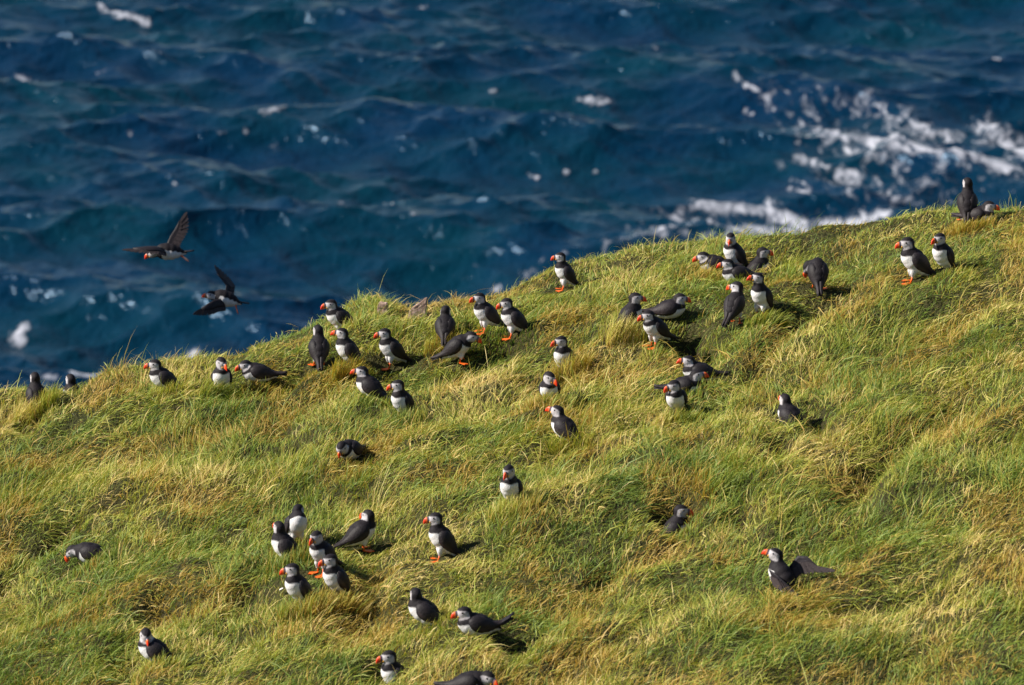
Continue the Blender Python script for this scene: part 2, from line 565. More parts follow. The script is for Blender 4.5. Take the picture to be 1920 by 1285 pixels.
def ball(bm, c, rad, rm=None, seg=16):
    m = Matrix.Translation(c) @ ((rm or Matrix.Identity(3)).to_4x4()) @ Matrix.Diagonal((*rad, 1))
    bmesh.ops.create_uvsphere(bm, u_segments=seg, v_segments=seg // 2 + 2, radius=1.0, matrix=m)

POSES = {                          # torso pitch, torso height, torso x, neck vector (forward, left, up), legs
    'stand':   (43, .116, -.024, (.008, 0, .062), True),
    'tall':    (52, .122, -.022, (.006, 0, .074), True),
    'hunch':   (38, .112, -.024, (.014, 0, .048), True),
    'low':     (33, .100, -.020, (.010, 0, .056), True),
    'lean':    (36, .098, -.030, (.040, 0, .030), True),
    'sit':     (34, .074, -.015, (.006, 0, .056), False),
    'situp':   (52, .098, -.012, (.004, 0, .064), False),
    'loaf':    (12, .050, -.010, (.008, 0, .050), False),
    'tuck':    (12, .050, -.010, (.018, 0, .034), False),
    'preen':   (46, .108, -.010, (.020, .050, -.012), True),
    'preenb':  (52, .116, -.020, (-.020, .010, .040), True),
    'graze':   (8, .055, -.010, (.055, 0, -.004), False),
    'lookdn':  (14, .052, -.010, (.036, 0, .020), False),
    'fly':     (5, .0, .0, (.050, 0, -.014), False),
    'flyd':    (20, .0, .0, (.046, 0, .006), False),
    'flap':    (42, .085, -.010, (.010, 0, .066), False),
}

_pending = []      # bodies waiting for one shared remesh

def prism_strip(rows_a, rows_b):
    """two grids of points (outer, inner) -> closed shell"""
    ni, nj = len(rows_a), len(rows_a[0])
    v = [q for r_ in rows_a for q in r_] + [q for r_ in rows_b for q in r_]
    off = ni * nj
    f = []
    for i in range(ni - 1):
        for j in range(nj - 1):
            a_, b_, c_, d_ = i * nj + j, i * nj + j + 1, (i + 1) * nj + j + 1, (i + 1) * nj + j
            f.append((a_, b_, c_, d_)); f.append((off + d_, off + c_, off + b_, off + a_))
    ring = [(0, j) for j in range(nj)] + [(i, nj - 1) for i in range(1, ni)] + [(ni - 1, j) for j in range(nj - 2, -1, -1)] + [(i, 0) for i in range(ni - 2, 0, -1)]
    for k in range(len(ring)):
        a_ = ring[k]; b_ = ring[(k + 1) % len(ring)]
        ia, ib = a_[0] * nj + a_[1], b_[0] * nj + b_[1]
        f.append((ib, ia, off + ia, off + ib))
    return v, f

def feather_mesh(b, d, l, w, n, t=.0012):
    d = d.normalized(); s = d.cross(n).normalized()
    prof = [(0, .35), (.35, .5), (.75, .46), (.93, .26)]
    top = [b + d * (l * u) + s * (w * q) for u, q in prof] + [b + d * l] + [b + d * (l * u) - s * (w * q) for u, q in prof[::-1]]
    v = [q + n * t for q in top] + [q - n * t for q in top]
    k = len(top)
    f = [tuple(range(k)), tuple(range(2 * k - 1, k - 1, -1))] + [((i + 1) % k, i, k + i, k + (i + 1) % k) for i in range(k)]
    return v, f

def foot_mesh(base, fwd, side, up, L=.056):
    """webbed foot: heel at base, three toes forward"""
    prof = []
    toes = [(-.95, .86), (-.5, .74), (-.12, 1.0), (.4, .76), (.85, .84)]
    pts = [base - fwd * .006 - side * .006, base + fwd * (L * .35) - side * .016]
    for a_, l_ in [(-.50, .84), (-.26, .74), (0, 1.0), (.26, .74), (.50, .84)]:
        pts.append(base + (fwd * math.cos(a_) + side * math.sin(a_)) * (L * l_))
    pts += [base + fwd * (L * .35) + side * .016, base - fwd * .006 + side * .006]
    v = [q + up * .003 for q in pts] + [q - up * .001 for q in pts]
    k = len(pts)
    f = [tuple(range(k)), tuple(range(2 * k - 1, k - 1, -1))] + [((i + 1) % k, i, k + i, k + (i + 1) % k) for i in range(k)]
    return v, f

def tube(pts, rads, n=8):
    v, f = [], []
    for i, (q, r_) in enumerate(zip(pts, rads)):
        t = (pts[min(i + 1, len(pts) - 1)] - pts[max(i - 1, 0)]).normalized()
        a_ = t.orthogonal().normalized(); b_ = t.cross(a_)
        for k in range(n):
            an = 2 * math.pi * k / n
            v.append(q + (a_ * math.cos(an) + b_ * math.sin(an)) * r_)
    for i in range(len(pts) - 1):
        for k in range(n):
            f.append((i * n + k, i * n + (k + 1) % n, (i + 1) * n + (k + 1) % n, (i + 1) * n + k))
    f.append(tuple(range(n))[::-1]); f.append(tuple(range((len(pts) - 1) * n, len(pts) * n)))
    return v, f

# one beak mesh and one eye mesh shared by all birds
def beak_mesh():
    st = [(-.006, .0160, -.0160, .0125), (.0, .0175, -.0170, .0118), (.006, .0178, -.0176, .0102), (.012, .0168, -.0178, .0084), (.018, .0140, -.0176, .0066), (.024, .0086, -.0174, .0048), (.029, .0010, -.0174, .0032), (.032, -.0085, -.0180, .0020), (.0328, -.0150, -.0195, .0010)]
    v, f, c = [], [], []
    n = 10
    for x, zt, zb, w in st:
        zc, hh = (zt + zb) / 2, (zt - zb) / 2
        for k in range(n):
            an = 2 * math.pi * k / n
            cy, cz = math.cos(an), math.sin(an)
            v.append((x, w * math.copysign(abs(cy) ** .8, cy), zc + hh * cz))
            if x < .003: q = SLATE * (0.6 if x < 0 else 1)
            elif x < .007: q = SLATE * .75 + ORANGE * .12
            elif x < .013: q = YELLOW * .35 + ORANGE * .65
            else: q = ORANGE
            c.append(q)
    for i in range(len(st) - 1):
        for k in range(n):
            f.append((i * n + k, i * n + (k + 1) % n, (i + 1) * n + (k + 1) % n, (i + 1) * n + k))
    f.append(tuple(range(n))[::-1]); f.append(tuple(range((len(st) - 1) * n, len(st) * n)))
    me = bpy.data.meshes.new('beak')
    me.from_pydata(v, [], f)
    me.polygons.foreach_set('use_smooth', np.ones(len(me.polygons), bool))
    set_col(me, c)
    me.materials.append(M_BEAK)
    return me
ME_BEAK = beak_mesh()
bm = bmesh.new()
bmesh.ops.create_uvsphere(bm, u_segments=10, v_segments=7, radius=.0046)
ME_EYE = bpy.data.meshes.new('eye'); bm.to_mesh(ME_EYE); bm.free()
ME_EYE.materials.append(M_EYE)
bm = bmesh.new()
bmesh.ops.create_uvsphere(bm, u_segments=10, v_segments=7, radius=.005, matrix=Matrix.Diagonal((1, .5, 1.2, 1)))
ME_GAPE = bpy.data.meshes.new('gape'); bm.to_mesh(ME_GAPE); bm.free()
set_col(ME_GAPE, [YELLOW] * len(ME_GAPE.vertices))
ME_GAPE.materials.append(M_BEAK)

def child(name, me, parent, mtx):
    o = bpy.data.objects.new(name, me)
    COL.objects.link(o)
    o.parent = parent
    o.matrix_local = mtx
    return o

def pose_geo(pose, neck=None):
    th, hc, cx, nv, legs = POSES[pose]
    if neck is not None: nv = neck
    th = R(th)
    A = Vector((math.cos(th), 0, math.sin(th)))
    D = Vector((-math.sin(th), 0, math.cos(th)))
    C = Vector((cx, 0, hc))
    N0 = C + A * .052 + D * .004
    H = N0 + Vector(nv)
    top = max(H.z + .036, max((C + A * u + D * r_).z for u, r_ in zip(ST_U[2:], ST_R[2:])) + .004)
    return A, D, C, N0, H, Vector(nv), legs, top

def add_puffin(loc, yaw, hyaw, hpitch, pose, scale, label, neck=None, wings=None, feet_back=None, tail_up=0.0, group=None, tone=1.0):
    A, D, C, N0, H, nv, legs, top = pose_geo(pose, neck)
    root = bpy.data.objects.new('puffin', None)
    COL.objects.link(root)
    root.empty_display_size = .05
    root.location = loc
    root.rotation_euler = (0, 0, yaw)
    root.scale = (scale,) * 3
    tag(root, label, 'bird', group or 'puffins on the grassy slope')
    Rh = rot(hyaw - yaw, hpitch)
    hd = Rh @ Vector((1, 0, 0))
    Hc = H + hd * .005
    # ---- body: one skin grown over overlapping volumes
    bm = bmesh.new()
    for u, r_ in zip(ST_U[1:], ST_R[1:]):
        sq = Matrix((A, Vector((0, 1, 0)), D)).transposed()
        off = D * (-.004 if -.07 < u < .05 else 0)
        if -.07 < u < .05: ball(bm, C + A * u + D * .008, (r_ * .9, r_ * .93, r_ * .93), sq)
        ball(bm, C + A * u + off, (max(r_ * .95, .02), r_ * (1.0 if u > -.1 else 1.1), r_), sq)
    n_hat = nv.normalized()
    for t, r_ in ((0, .043), (.25, .0385), (.5, .0345), (.75, .0310), (.95, .029)):
        ball(bm, N0.lerp(H, t), (r_, r_ * .96, r_), None, 12)
    ball(bm, Hc, (.0410, .0305, .0345), Rh)
    ball(bm, Hc + hd * .016 + Rh @ Vector((0, 0, -.003)), (.0255, .0205, .0255), Rh)
    ball(bm, Hc - hd * .008 + Rh @ Vector((0, 0, -.008)), (.030, .0315, .0270), Rh)
    if legs:
        for sgn in (-1, 1):
            ball(bm, Vector((-.004, sgn * .026, min(.062, C.z - .045))), (.019, .015, .026), None, 12)
            ball(bm, Vector((-.003, sgn * .027, min(.040, C.z - .062))), (.010, .009, .017), None, 12)
    me = bpy.data.meshes.new('body_volumes')
    bm.to_mesh(me); bm.free()
    tmp = bpy.data.objects.new('body_volumes', me)
    COL.objects.link(tmp)
    md = tmp.modifiers.new('skin', 'REMESH'); md.mode = 'VOXEL'; md.voxel_size = .0060
    md2 = tmp.modifiers.new('soften', 'SMOOTH'); md2.factor = .5; md2.iterations = 5
    _pending.append((tmp, root, A, D, C, N0, n_hat, Hc, Rh, tone))
    # ---- head parts
    child('beak', ME_BEAK, root, Matrix.Translation(Hc + hd * .0375 + Rh @ Vector((0, 0, -.002))) @ Rh.to_4x4() @ Matrix.Scale(1.0, 4))
    for sgn in (-1, 1):
        child('eye', ME_EYE, root, Matrix.Translation(Hc + Rh @ Vector((.012, sgn * .0252, .0085))) @ Rh.to_4x4())
        child('gape', ME_GAPE, root, Matrix.Translation(Hc + Rh @ Vector((.0330, sgn * .0130, -.0120))) @ Rh.to_4x4())
    # ---- wings
    if wings is None:
        for sgn in (-1, 1):
            ra, rb = [], []
            for i in range(13):
                s = i / 12
                u = .052 - .228 * s
                rr = np.interp(u, ST_U, ST_R)
                rr = max(rr, .013 + .010 * (1 - s)) + .0025
                p0 = np.interp(s, [0, .1, .5, .85, 1], [50, 20, 5, 4, 24])
                p1 = np.interp(s, [0, .1, .3, .6, .85, 1], [76, 106, 116, 112, 92, 40])
                qa, qb = [], []
                for j in range(7):
                    ph = R(p0 + (p1 - p0) * j / 6)
                    edge_ = math.sin(math.pi * j / 6) ** .6
                    bulge = .0045 * edge_ * math.sin(math.pi * min(1, s * 1.0 + .12)) + .0010 * math.sin(j * 2.9 + s * 14) - .0030 * (1 - edge_)
                    lift = D * (tail_up * .05 * max(0, s - .55) + .22 * max(0, -.07 - u))
                    for q, ex in ((qa, .0035 + bulge), (qb, -.006)):
                        rad = rr + ex
                        q.append(C + A * u + D * (rad * math.cos(ph) - .002) + Vector((0, sgn * rad * math.sin(ph), 0)) + lift)
                ra.append(qa); rb.append(qb)
            if sgn > 0: v, f = prism_strip(ra, rb)
            else: v, f = prism_strip([r_[::-1] for r_ in ra], [r_[::-1] for r_ in rb])
            nn = 13 * 7
            cc = []
            for idx in range(2 * nn):
                s = (idx % nn) // 7 / 12
                j = (idx % nn) % 7
                if sgn < 0: j = 6 - j
                b = BLACK * (1 - s) + BROWNBLACK * 1.15 * s
                if j == 5 and .15 < s < .6 : b = b * 2.0 + np.array((.010, .007, .005))
                if j == 3 and s > .4 : b = b * 1.4
                cc.append(b * tone)
            mesh_obj('wing', v, f, M_WING, root, True, cc)
    else:
        iy = Matrix.Rotation(-yaw, 3, 'Z')
        for W in wings:
            S, E, Wr, T = [iy @ Vector(q) for q in W['path']]
            cd = (iy @ Vector(W['chord'])).normalized()
            lead = [S, S.lerp(E, .5), E, E.lerp(Wr, .5), Wr, Wr.lerp(T, .4), Wr.lerp(T, .8)]
            chs = [.098, .096, .096, .094, .088, .066, .030]
            span_d = (T - S).normalized()
            nrm = span_d.cross(cd).normalized()
            ra = [[q + cd * (c_ * k / 4 * .62) + nrm * (.006 * math.sin(math.pi * (k / 4 * .8 + .1)) + .002) for k in range(5)] for q, c_ in zip(lead, chs)]
            rb = [[q + cd * (c_ * k / 4 * .62) + nrm * (.003 * math.sin(math.pi * (k / 4 * .8 + .1)) - .002) for k in range(5)] for q, c_ in zip(lead, chs)]
            v, f = prism_strip(ra, rb)
            w_o = mesh_obj('wing', v, f, M_WING, root, True, [BLACK * 1.3 * tone] * len(v))
            nf = 16
            for k in range(nf):
                s = k / (nf - 1)
                pos = np.interp(s * 6, range(7), range(7))
                i0 = min(int(pos), 5)
                b = lead[i0].lerp(lead[i0 + 1], pos - i0) + cd * (np.interp(pos, range(7), chs) * .35) - nrm * .001 * (k % 2)
                fan = max(0, s - .45) / .55
                dd = (cd * (1 - .88 * fan) + span_d * (.15 + .95 * fan)).normalized()
                l = .062 + .022 * fan if fan > 0 else .060
                fv, ff = feather_mesh(b, dd, l, .021, nrm)
                mesh_obj('feather', fv, ff, M_WING, w_o, False, [BROWNBLACK * (1.1 + .5 * (k % 2)) * tone] * len(fv))
    # ---- tail
    tr, tt = [], []
    up = D * (tail_up * .02)
    for i, (u, w, z) in enumerate(((-.088, .017, .008), (-.120, .020, .012), (-.150, .021, .016), (-.176, .014, .020))):
        tr.append([C + A * u + Vector((0, w * k, 0)) + D * (z + .004 - .004 * abs(k)) + up * i for k in (-1, -.5, 0, .5, 1)])
        tt.append([C + A * u + Vector((0, w * k, 0)) + D * (z - .004) + up * i for k in (-1, -.5, 0, .5, 1)])
    v, f = prism_strip(tr, tt)
    mesh_obj('tail', v, f, M_WING, root, True, [BLACK * 1.2 * tone] * len(v))
    # ---- legs and feet
    if legs:
        for sgn in (-1, 1):
            st = .010 * sgn
            top_ = Vector((-.003 + st * .3, sgn * .027, min(.036, C.z - .06)))
            an = Vector((.000 + st, sgn * .030, .008))
            v, f = tube([top_, top_.lerp(an, .5) + Vector((-.003, 0, 0)), an], [.0050, .0042, .0048])
            lg = mesh_obj('leg', v, f, M_ORANGE, root)
            a_ = sgn * .35
            fw = Vector((math.cos(a_), math.sin(a_), -.06)).normalized()
            v, f = foot_mesh(an + Vector((0, 0, -.004)), fw, Vector((-math.sin(a_), math.cos(a_), 0)), Vector((0, 0, 1)))
            mesh_obj('foot', v, f, M_ORANGE, lg, False)
    elif feet_back is not None:
        fb = feet_back
        for sgn in (-1, 1):
            b = C + A * -.085 - D * .018 + Vector((0, sgn * .018, 0))
            d = (-A * fb[0] - D * fb[1]).normalized()
            an = b + d * .022
            v, f = tube([b, b.lerp(an, .5), an], [.005, .0045, .005])
            lg = mesh_obj('leg', v, f, M_ORANGE, root)
            v, f = foot_mesh(an, d, Vector((0, 1, 0)), d.cross(Vector((0, 1, 0))).normalized(), .050)
            mesh_obj('foot', v, f, M_ORANGE, lg, False)
    return root, top

def finish_bodies():
    dg = bpy.context.evaluated_depsgraph_get()
    dg.update()
    for tmp, root, A, D, C, N0, nh, Hc, Rh, tone in _pending:
        me = bpy.data.meshes.new_from_object(tmp.evaluated_get(dg))
        n = len(me.vertices)
        co = np.empty(n * 3, np.float32); me.vertices.foreach_get('co', co)
        P = co.reshape(-1, 3).astype(float)
        rel = P - np.array(C)
        u, w, y = rel @ np.array(A), rel @ np.array(D), P[:, 1] - C.y
        # plumage: black above, white below, black collar, pale face
        wl = np.interp(u, [-.12, -.09, -.05, 0, .05, .08], [-.004, .002, .012, .016, .018, .018]) + .0025 * np.sin(u * 160 + y * 60)
        white = 1 - smooth(-.003, .003, w - wl)
        tn = (P - np.array(N0)) @ np.array(nh)
        tn = tn + .010 * np.clip((P - np.array(N0)) @ np.array(D) / .04, -1, 1) 
        collar = smooth(-.008, -.002, tn + .004 * np.sin(y * 90))
        white = white * (1 - collar)
        col = BLACK[None] * (1 - white[:, None]) + WHITE[None] * white[:, None]
        q = (P - np.array(Hc)) @ np.array(Rh)
        inside = 1 - smooth(1.18, 1.32, np.sqrt((q[:, 0] / .043) ** 2 + (q[:, 1] / .032) ** 2 + ((q[:, 2] + .002) / .037) ** 2))
        crown = smooth(-.002, .004, q[:, 2] - (.0145 + .12 * q[:, 0] - .25 * np.maximum(0, -q[:, 0]) ) - .10 * (np.abs(q[:, 1]) - .015))
        nape = 1 - smooth(-.021, -.013, q[:, 0] - .30 * (.022 - np.abs(q[:, 1])) * 1.0)
        chin = 1 - smooth(-.027, -.021, q[:, 2] + .2 * np.maximum(0, q[:, 0]))
        facew = inside * (1 - crown) * (1 - nape) * (1 - chin)
        # darker cheek rim, groove behind the eye and rim at the bill
        groove = np.exp(-((q[:, 2] - .004 + .25 * (q[:, 0] - .005)) / .0028) ** 2) * smooth(.008, .0, q[:, 0]) * smooth(-.03, -.02, q[:, 0])
        lores = smooth(.030, .036, q[:, 0]) * .5
        eyep = np.exp(-(((q[:, 0] - .011) / .006) ** 2 + ((q[:, 2] - .0085) / .005) ** 2)) * .8
        dark = np.clip(.75 * groove + lores + eyep + .45 * smooth(-.012, -.028, q[:, 2]), 0, 1)
        fc = FACE[None] * (1 - dark[:, None]) + FACE_DK[None] * dark[:, None] * .8
        col = col * (1 - facew[:, None]) + fc * facew[:, None]
        col = np.clip(col, 0, 1) * (1 if tone == 1 else (.85 + .15 * tone))
        o = finish('body', me, M_FEATHER, root, True, col)
        old = tmp.data
        bpy.data.objects.remove(tmp)
        bpy.data.meshes.remove(old)

# x of the feet, top and bottom of what shows (photograph pixels), pose, body heading, head heading, head tilt, size (0: fit to the picture), label
# headings: 0 right, 90 away, 180 left, 270 towards the viewer
BIRDS = [
    (68, 699, 731, 'situp', 100, 108, 0, 1, 'puffin showing its black back at the far left end of the ridge'),
    (136, 702, 717, 'situp', 120, 118, 0, 1, 'puffin whose head barely shows over the ridge, second from the left edge'),
    (303, 673, 717, 'sit', 190, 188, -4, 1, 'puffin sitting in profile on the ridge, nearest right of the two half-hidden ridge birds'),
    (416, 667, 712, 'situp', 268, 305, -18, 1, 'puffin facing the viewer with round white breast, beside the crouching one on the ridge'),
    (480, 674, 706, 'tuck', 188, 200, -12, 1, 'puffin crouching on the ridge with its head drawn in, white belly on the grass'),
    (632, 560, 610, 'low', 195, 200, -6, 1, 'puffin standing on the ridge left of the grassy knoll against the sea'),
    (598, 613, 690, 'stand', 95, 114, 0, 0, 'puffin standing with its back to the viewer and orange feet, below the knoll'),
    (650, 615, 657, 'situp', 186, 182, 6, 1, 'puffin with bright bill half sunk in grass, between two standing puffins below the knoll'),
    (729, 616, 692, 'stand', 200, 192, -6, 0, 'puffin standing in profile on large bright orange feet, left of centre'),
    (690, 687, 735, 'sit', 160, 186, 4, 1, 'puffin sitting with dark back to the viewer, just below the one with large orange feet'),
    (753, 711, 762, 'situp', 222, 190, -8, 1, 'puffin with white front and bill pointing left, lowest of the group under the knoll'),
    (835, 575, 615, 'sit', 88, 80, -10, 1, 'all dark puffin seen from behind, right of the pink stone slab'),
    (906, 548, 607, 'stand', 200, 205, -4, 1, 'puffin standing just behind another, left bird of the pair right of the dark-backed one'),
    (957, 560, 627, 'stand', 192, 195, -14, 1, 'puffin standing with lowered bill, right bird of the close pair near the ridge'),
    (867, 620, 669, 'lean', -6, -8, -18, 1, 'puffin leaning forward to the right with a long shadow on the grass'),
    (1056, 628, 664, 'situp', 245, 205, -6, 1, 'puffin showing only head and white breast, alone in the grass at centre'),
    (1055, 476, 547, 'tall', 192, 190, -4, 0, 'puffin standing tall and alone on the ridge at centre'),
    (1030, 693, 735, 'sit', 262, 318, -22, 1, 'puffin sitting with round white breast and bill tucked to the right, at centre'),
    (1055, 762, 803, 'sit', 140, 165, 12, 1, 'puffin sitting with dark back and bill raised left, directly below the round white one'),
    (1183, 549, 578, 'situp', 20, 0, -4, 1, 'puffin head facing right above dry grass, left of the crowd under the ridge'),
    (1258, 550, 592, 'loaf', 2, 0, -6, 1, 'puffin crouching with bill to the right and wings along its back, behind the orange-footed one'),
    (1224, 580, 642, 'hunch', 212, 195, -10, 1, 'hunched puffin with big white chest and spread orange feet beside the dark burrow'),
    (1375, 436, 482, 'situp', 205, 258, -16, 1, 'puffin on the ridge with its bill turned to the viewer, topmost of the resting group'),
    (1337, 471, 498, 'tuck', 184, 190, -10, 1, 'puffin lying flat with head drawn in, left end of the resting group'),
    (1380, 485, 519, 'loaf', 190, 192, -2, 1, 'puffin lying with red bill level and white breast, lower bird of the resting group'),
    (1422, 463, 483, 'situp', 10, 4, -2, 1, 'puffin of which only the head facing right shows, right end of the resting group'),
    (1380, 529, 604, 'stand', 62, 160, -6, 1, 'puffin standing with black back turned and head looking left, beside the stretched one'),
    (1424, 510, 572, 'tall', 228, 200, 8, 1, 'puffin stretched upright with long white belly, beside the black-backed one'),
    (1533, 488, 549, 'preen', 92, 200, -62, 1, 'puffin bent over preening, a rounded black back with one orange foot'),
    (1708, 446, 533, 'stand', 188, 190, -8, 0, 'puffin standing tall in profile on the right, left bird of the pair'),
    (1766, 436, 500, 'situp', 222, 218, -8, 1, 'puffin with broad white chest sitting close behind the tall one on the right'),
    (1813, 334, 404, 'tall', 84, 108, -2, 1, 'puffin seen from behind with stretched neck on the highest point of the ridge'),
    (1838, 375, 404, 'loaf', -25, -10, -6, 1, 'puffin sitting at the top right of the ridge with orange bill facing right'),
    (1308, 666, 706, 'loaf', 184, 190, 6, 1, 'puffin sitting with bill to the left, rearmost of three huddled below the burrow'),
    (1288, 692, 728, 'loaf', 352, 0, 6, 1, 'puffin lying with red bill to the right, middle one of three huddled below the burrow'),
    (1267, 709, 755, 'sit', 255, 205, -14, 1, 'puffin with white bib facing the viewer, front one of three huddled below the burrow'),
    (1479, 740, 772, 'sit', 125, 118, 0, 1, 'dark puffin half hidden in grass, alone right of the huddled three'),
    (655, 821, 857, 'lookdn', 238, 252, -36, 1, 'puffin lying with head lowered towards the viewer, alone on the left slope'),
    (957, 868, 925, 'situp', 250, 246, -14, 1, 'puffin upright facing the viewer, alone in the middle of the slope'),
    (532, 977, 1028, 'situp', 168, 122, 0, 1, 'puffin with dark head looking away, leftmost of the lower group'),
    (558, 946, 1007, 'preenb', 300, 70, -10, 1, 'puffin with white front and head turned to its back, rearmost of the lower group'),
    (600, 994, 1080, 'stand', 222, 236, -14, 0, 'puffin standing on bright orange feet in the middle of the lower group'),
    (628, 1037, 1090, 'situp', 212, 200, -10, 1, 'puffin half hidden in grass at the feet of the standing one, lower group'),
    (557, 1053, 1108, 'situp', 215, 188, -8, 1, 'puffin with orange bill and white breast rising from grass, lowest of the lower group'),
    (682, 958, 1034, 'low', 22, 138, -10, 0, 'puffin with body to the right and head turned back, right bird of the lower group'),
    (823, 962, 1055, 'tall', 186, 188, -8, 0, 'puffin standing tall in profile alone, right of the lower group'),
    (168, 1018, 1042, 'graze', 165, 175, -50, 1, 'puffin crouching with head down in grass at the far left'),
    (286, 1176, 1229, 'sit', 172, 285, -32, 1, 'puffin resting with bill laid on its back, bottom left'),
    (792, 1103, 1168, 'sit', 168, 102, -2, 1, 'puffin sitting with dark head turned away, left of the bottom pair'),
    (890, 1136, 1199, 'loaf', 190, 192, -6, 1, 'puffin sitting with raised wing tips and white belly, right of the bottom pair'),
    (738, 1212, 1240, 'situp', 205, 200, -8, 1, 'puffin half hidden in grass at the bottom edge, left bird of the two there'),
    (885, 1254, 1300, 'lookdn', -12, -38, -20, 1, 'puffin cut off by the bottom edge with its head bent right'),
    (1268, 950, 966, 'situp', 10, 0, -8, 1, 'puffin head with red bill poking out of a hollow, right of centre'),
    (1464, 1030, 1103, 'flap', 128, 172, 16, 1, 'puffin lifting its half-open wings with bill raised, lower right'),
]

placed = []       # (x, y, cap height, visible feet, scale)
for (bx, vt, vb, pose, yw, hy, hp, sz, lab) in BIRDS:
    legs, top = pose_geo(pose)[6:]
    py = vb
    sc = 1.0
    for _ in range(3):
        loc, Z = hit(bx, min(py, 1420))
        k = F_PX / Z * .972
        if sz == 0:
            sc = min(1.12, max(.88, (vb - vt) / (k * top)))
            py = vb - 2
        else:
            py = vt + top * k
    cap = 0.0 if sz == 0 else max(0.0, (py - vb) / k)
    if bx in SUNK:
        hx_, hy_ = on_plane(bx, SUNK[bx][0])
        loc = np.array((hx_, hy_, float(height(hx_, hy_))))
        k = F_PX / (hy_ * cp - (loc[2] - CAM_Z) * sp) * .972
        rim = 642.5 - F_PX * (hy_ * sp + (loc[2] + top - CAM_Z) * cp) / (hy_ * cp - (loc[2] + top - CAM_Z) * sp)
        loc[2] += min(.03, max(-.03, (rim - vt) / k))       # settle so that the crown shows where the picture has it
        cap = .014
    neck = None
    wings = None
    tail_up = 0.0
    if lab.startswith('puffin sitting with raised wing'): tail_up = 1.2
    if pose == 'flap':
        S1, S2 = Vector((.035, .045, .115)), Vector((-.040, -.035, .115))
        wings = [dict(path=[S1, S1 + Vector((.050, .01, .062)), S1 + Vector((.095, -.01, .066)), S1 + Vector((.165, -.05, .010))], chord=(.15, -.35, -.9)),
                 dict(path=[S2, S2 + Vector((-.025, -.03, .025)), S2 + Vector((.00, -.07, .02)), S2 + Vector((.09, -.12, -.05))], chord=(.3, -.35, -.85))]
    root, _ = add_puffin(loc, R(yw), R(hy), R(hp), pose, sc, lab, neck, wings, None, tail_up, None, random.uniform(.75, 1.35))
    placed.append((loc[0], loc[1], cap, sz == 0 or (legs and cap < .012), sc, pose, R(yw)))

def fly_at(px, py, Z):
    r = ray(px, py) * Z
    return Vector((r[0], r[1], r[2] + CAM_Z))
px_m = 33.0 / F_PX
S = Vector((-.02, .03, .035)); S2 = Vector((-.035, -.035, .03))
add_puffin(fly_at(316, 472, 33.0), R(186), R(188), R(-22), 'fly', 1.0, 'upper of the two flying puffins with wings spread wide over the sea', None,
           [dict(path=[S, S + Vector((.028, .05, .060)), S + Vector((.058, .09, .100)), S + Vector((.095, .13, .165))], chord=(.90, -.10, -.42)),
            dict(path=[S2, S2 + Vector((-.05, -.04, .024)), S2 + Vector((-.11, -.07, .030)), S2 + Vector((-.225, -.10, .022))], chord=(.30, -.80, -.34))],
           (.75, .5), group='puffins flying over the sea')
S = Vector((.0, .03, .032)); S2 = Vector((-.02, -.04, .01))
add_puffin(fly_at(422, 560, 33.0), R(190), R(195), R(4), 'flyd', .97, 'lower of the two flying puffins, banking with one wing down', None,
           [dict(path=[S, S + Vector((.005, .05, .045)), S + Vector((-.025, .09, .075)), S + Vector((-.075, .13, .125))], chord=(.62, .62, -.25)),
            dict(path=[S2, S2 + Vector((-.05, -.05, .004)), S2 + Vector((-.085, -.09, -.008)), S2 + Vector((-.155, -.14, -.045))], chord=(.30, -.25, -.85))],
           (.55, .8), group='puffins flying over the sea')
finish_bodies()

# ------------------------------------------------------------------ stones on the ridge and loose feathers
def stone(name, loc, pts, faces, label, seed, sub=2, amp=.006):
    bm = bmesh.new()
    vs = [bm.verts.new(q) for q in pts]
    for f in faces: bm.faces.new([vs[i] for i in f])
    bmesh.ops.recalc_face_normals(bm, faces=bm.faces)
    bmesh.ops.bevel(bm, geom=list(bm.edges), offset=.006, segments=2, affect='EDGES')
    bmesh.ops.triangulate(bm, faces=bm.faces)
    bmesh.ops.subdivide_edges(bm, edges=list(bm.edges), cuts=sub, use_grid_fill=True)
    bm.normal_update()
    for v in bm.verts:
        c = v.co
        v.co = c + v.normal * float(perlin(c.x * 28 + seed, c.y * 28 + c.z * 31, seed)) * amp
    me = bpy.data.meshes.new(name); bm.to_mesh(me); bm.free()
    o = finish(name, me, M_STONE, None, False)
    o.location = loc
    o.scale = (.84, .84, .84)
    tag(o, label, 'stone', 'stones on the ridge')
    return o

loc, Z = hit(782, 596)
stone('stone_slab', Vector(loc) + Vector((0, .02, -.02)), [(-.085, -.05, -.03), (.075, -.05, -.03), (.075, .05, -.03), (-.085, .06, -.03), (-.055, -.03, .075), (.060, -.018, .110), (.082, .0, .185), (-.04, .045, .08)],
      [(0, 3, 2, 1), (0, 1, 5, 4), (1, 2, 6, 5), (2, 3, 7, 6), (3, 0, 4, 7), (4, 5, 6), (4, 6, 7)], 'pinkish pointed stone slab jutting up from the ridge against the sea', 3)
loc, Z = hit(718, 590)
stone('round_stone', Vector(loc) + Vector((0, .0, .005)), [(-.05, -.04, -.03), (.05, -.04, -.03), (.05, .05, -.03), (-.05, .05, -.03), (-.034, -.02, .085), (.030, -.022, .080), (.036, .03, .082), (-.03, .03, .09)],
      [(0, 3, 2, 1), (0, 1, 5, 4), (1, 2, 6, 5), (2, 3, 7, 6), (3, 0, 4, 7), (4, 5, 6, 7)], 'small pale blunt stone lying beside the grassy knoll', 8)

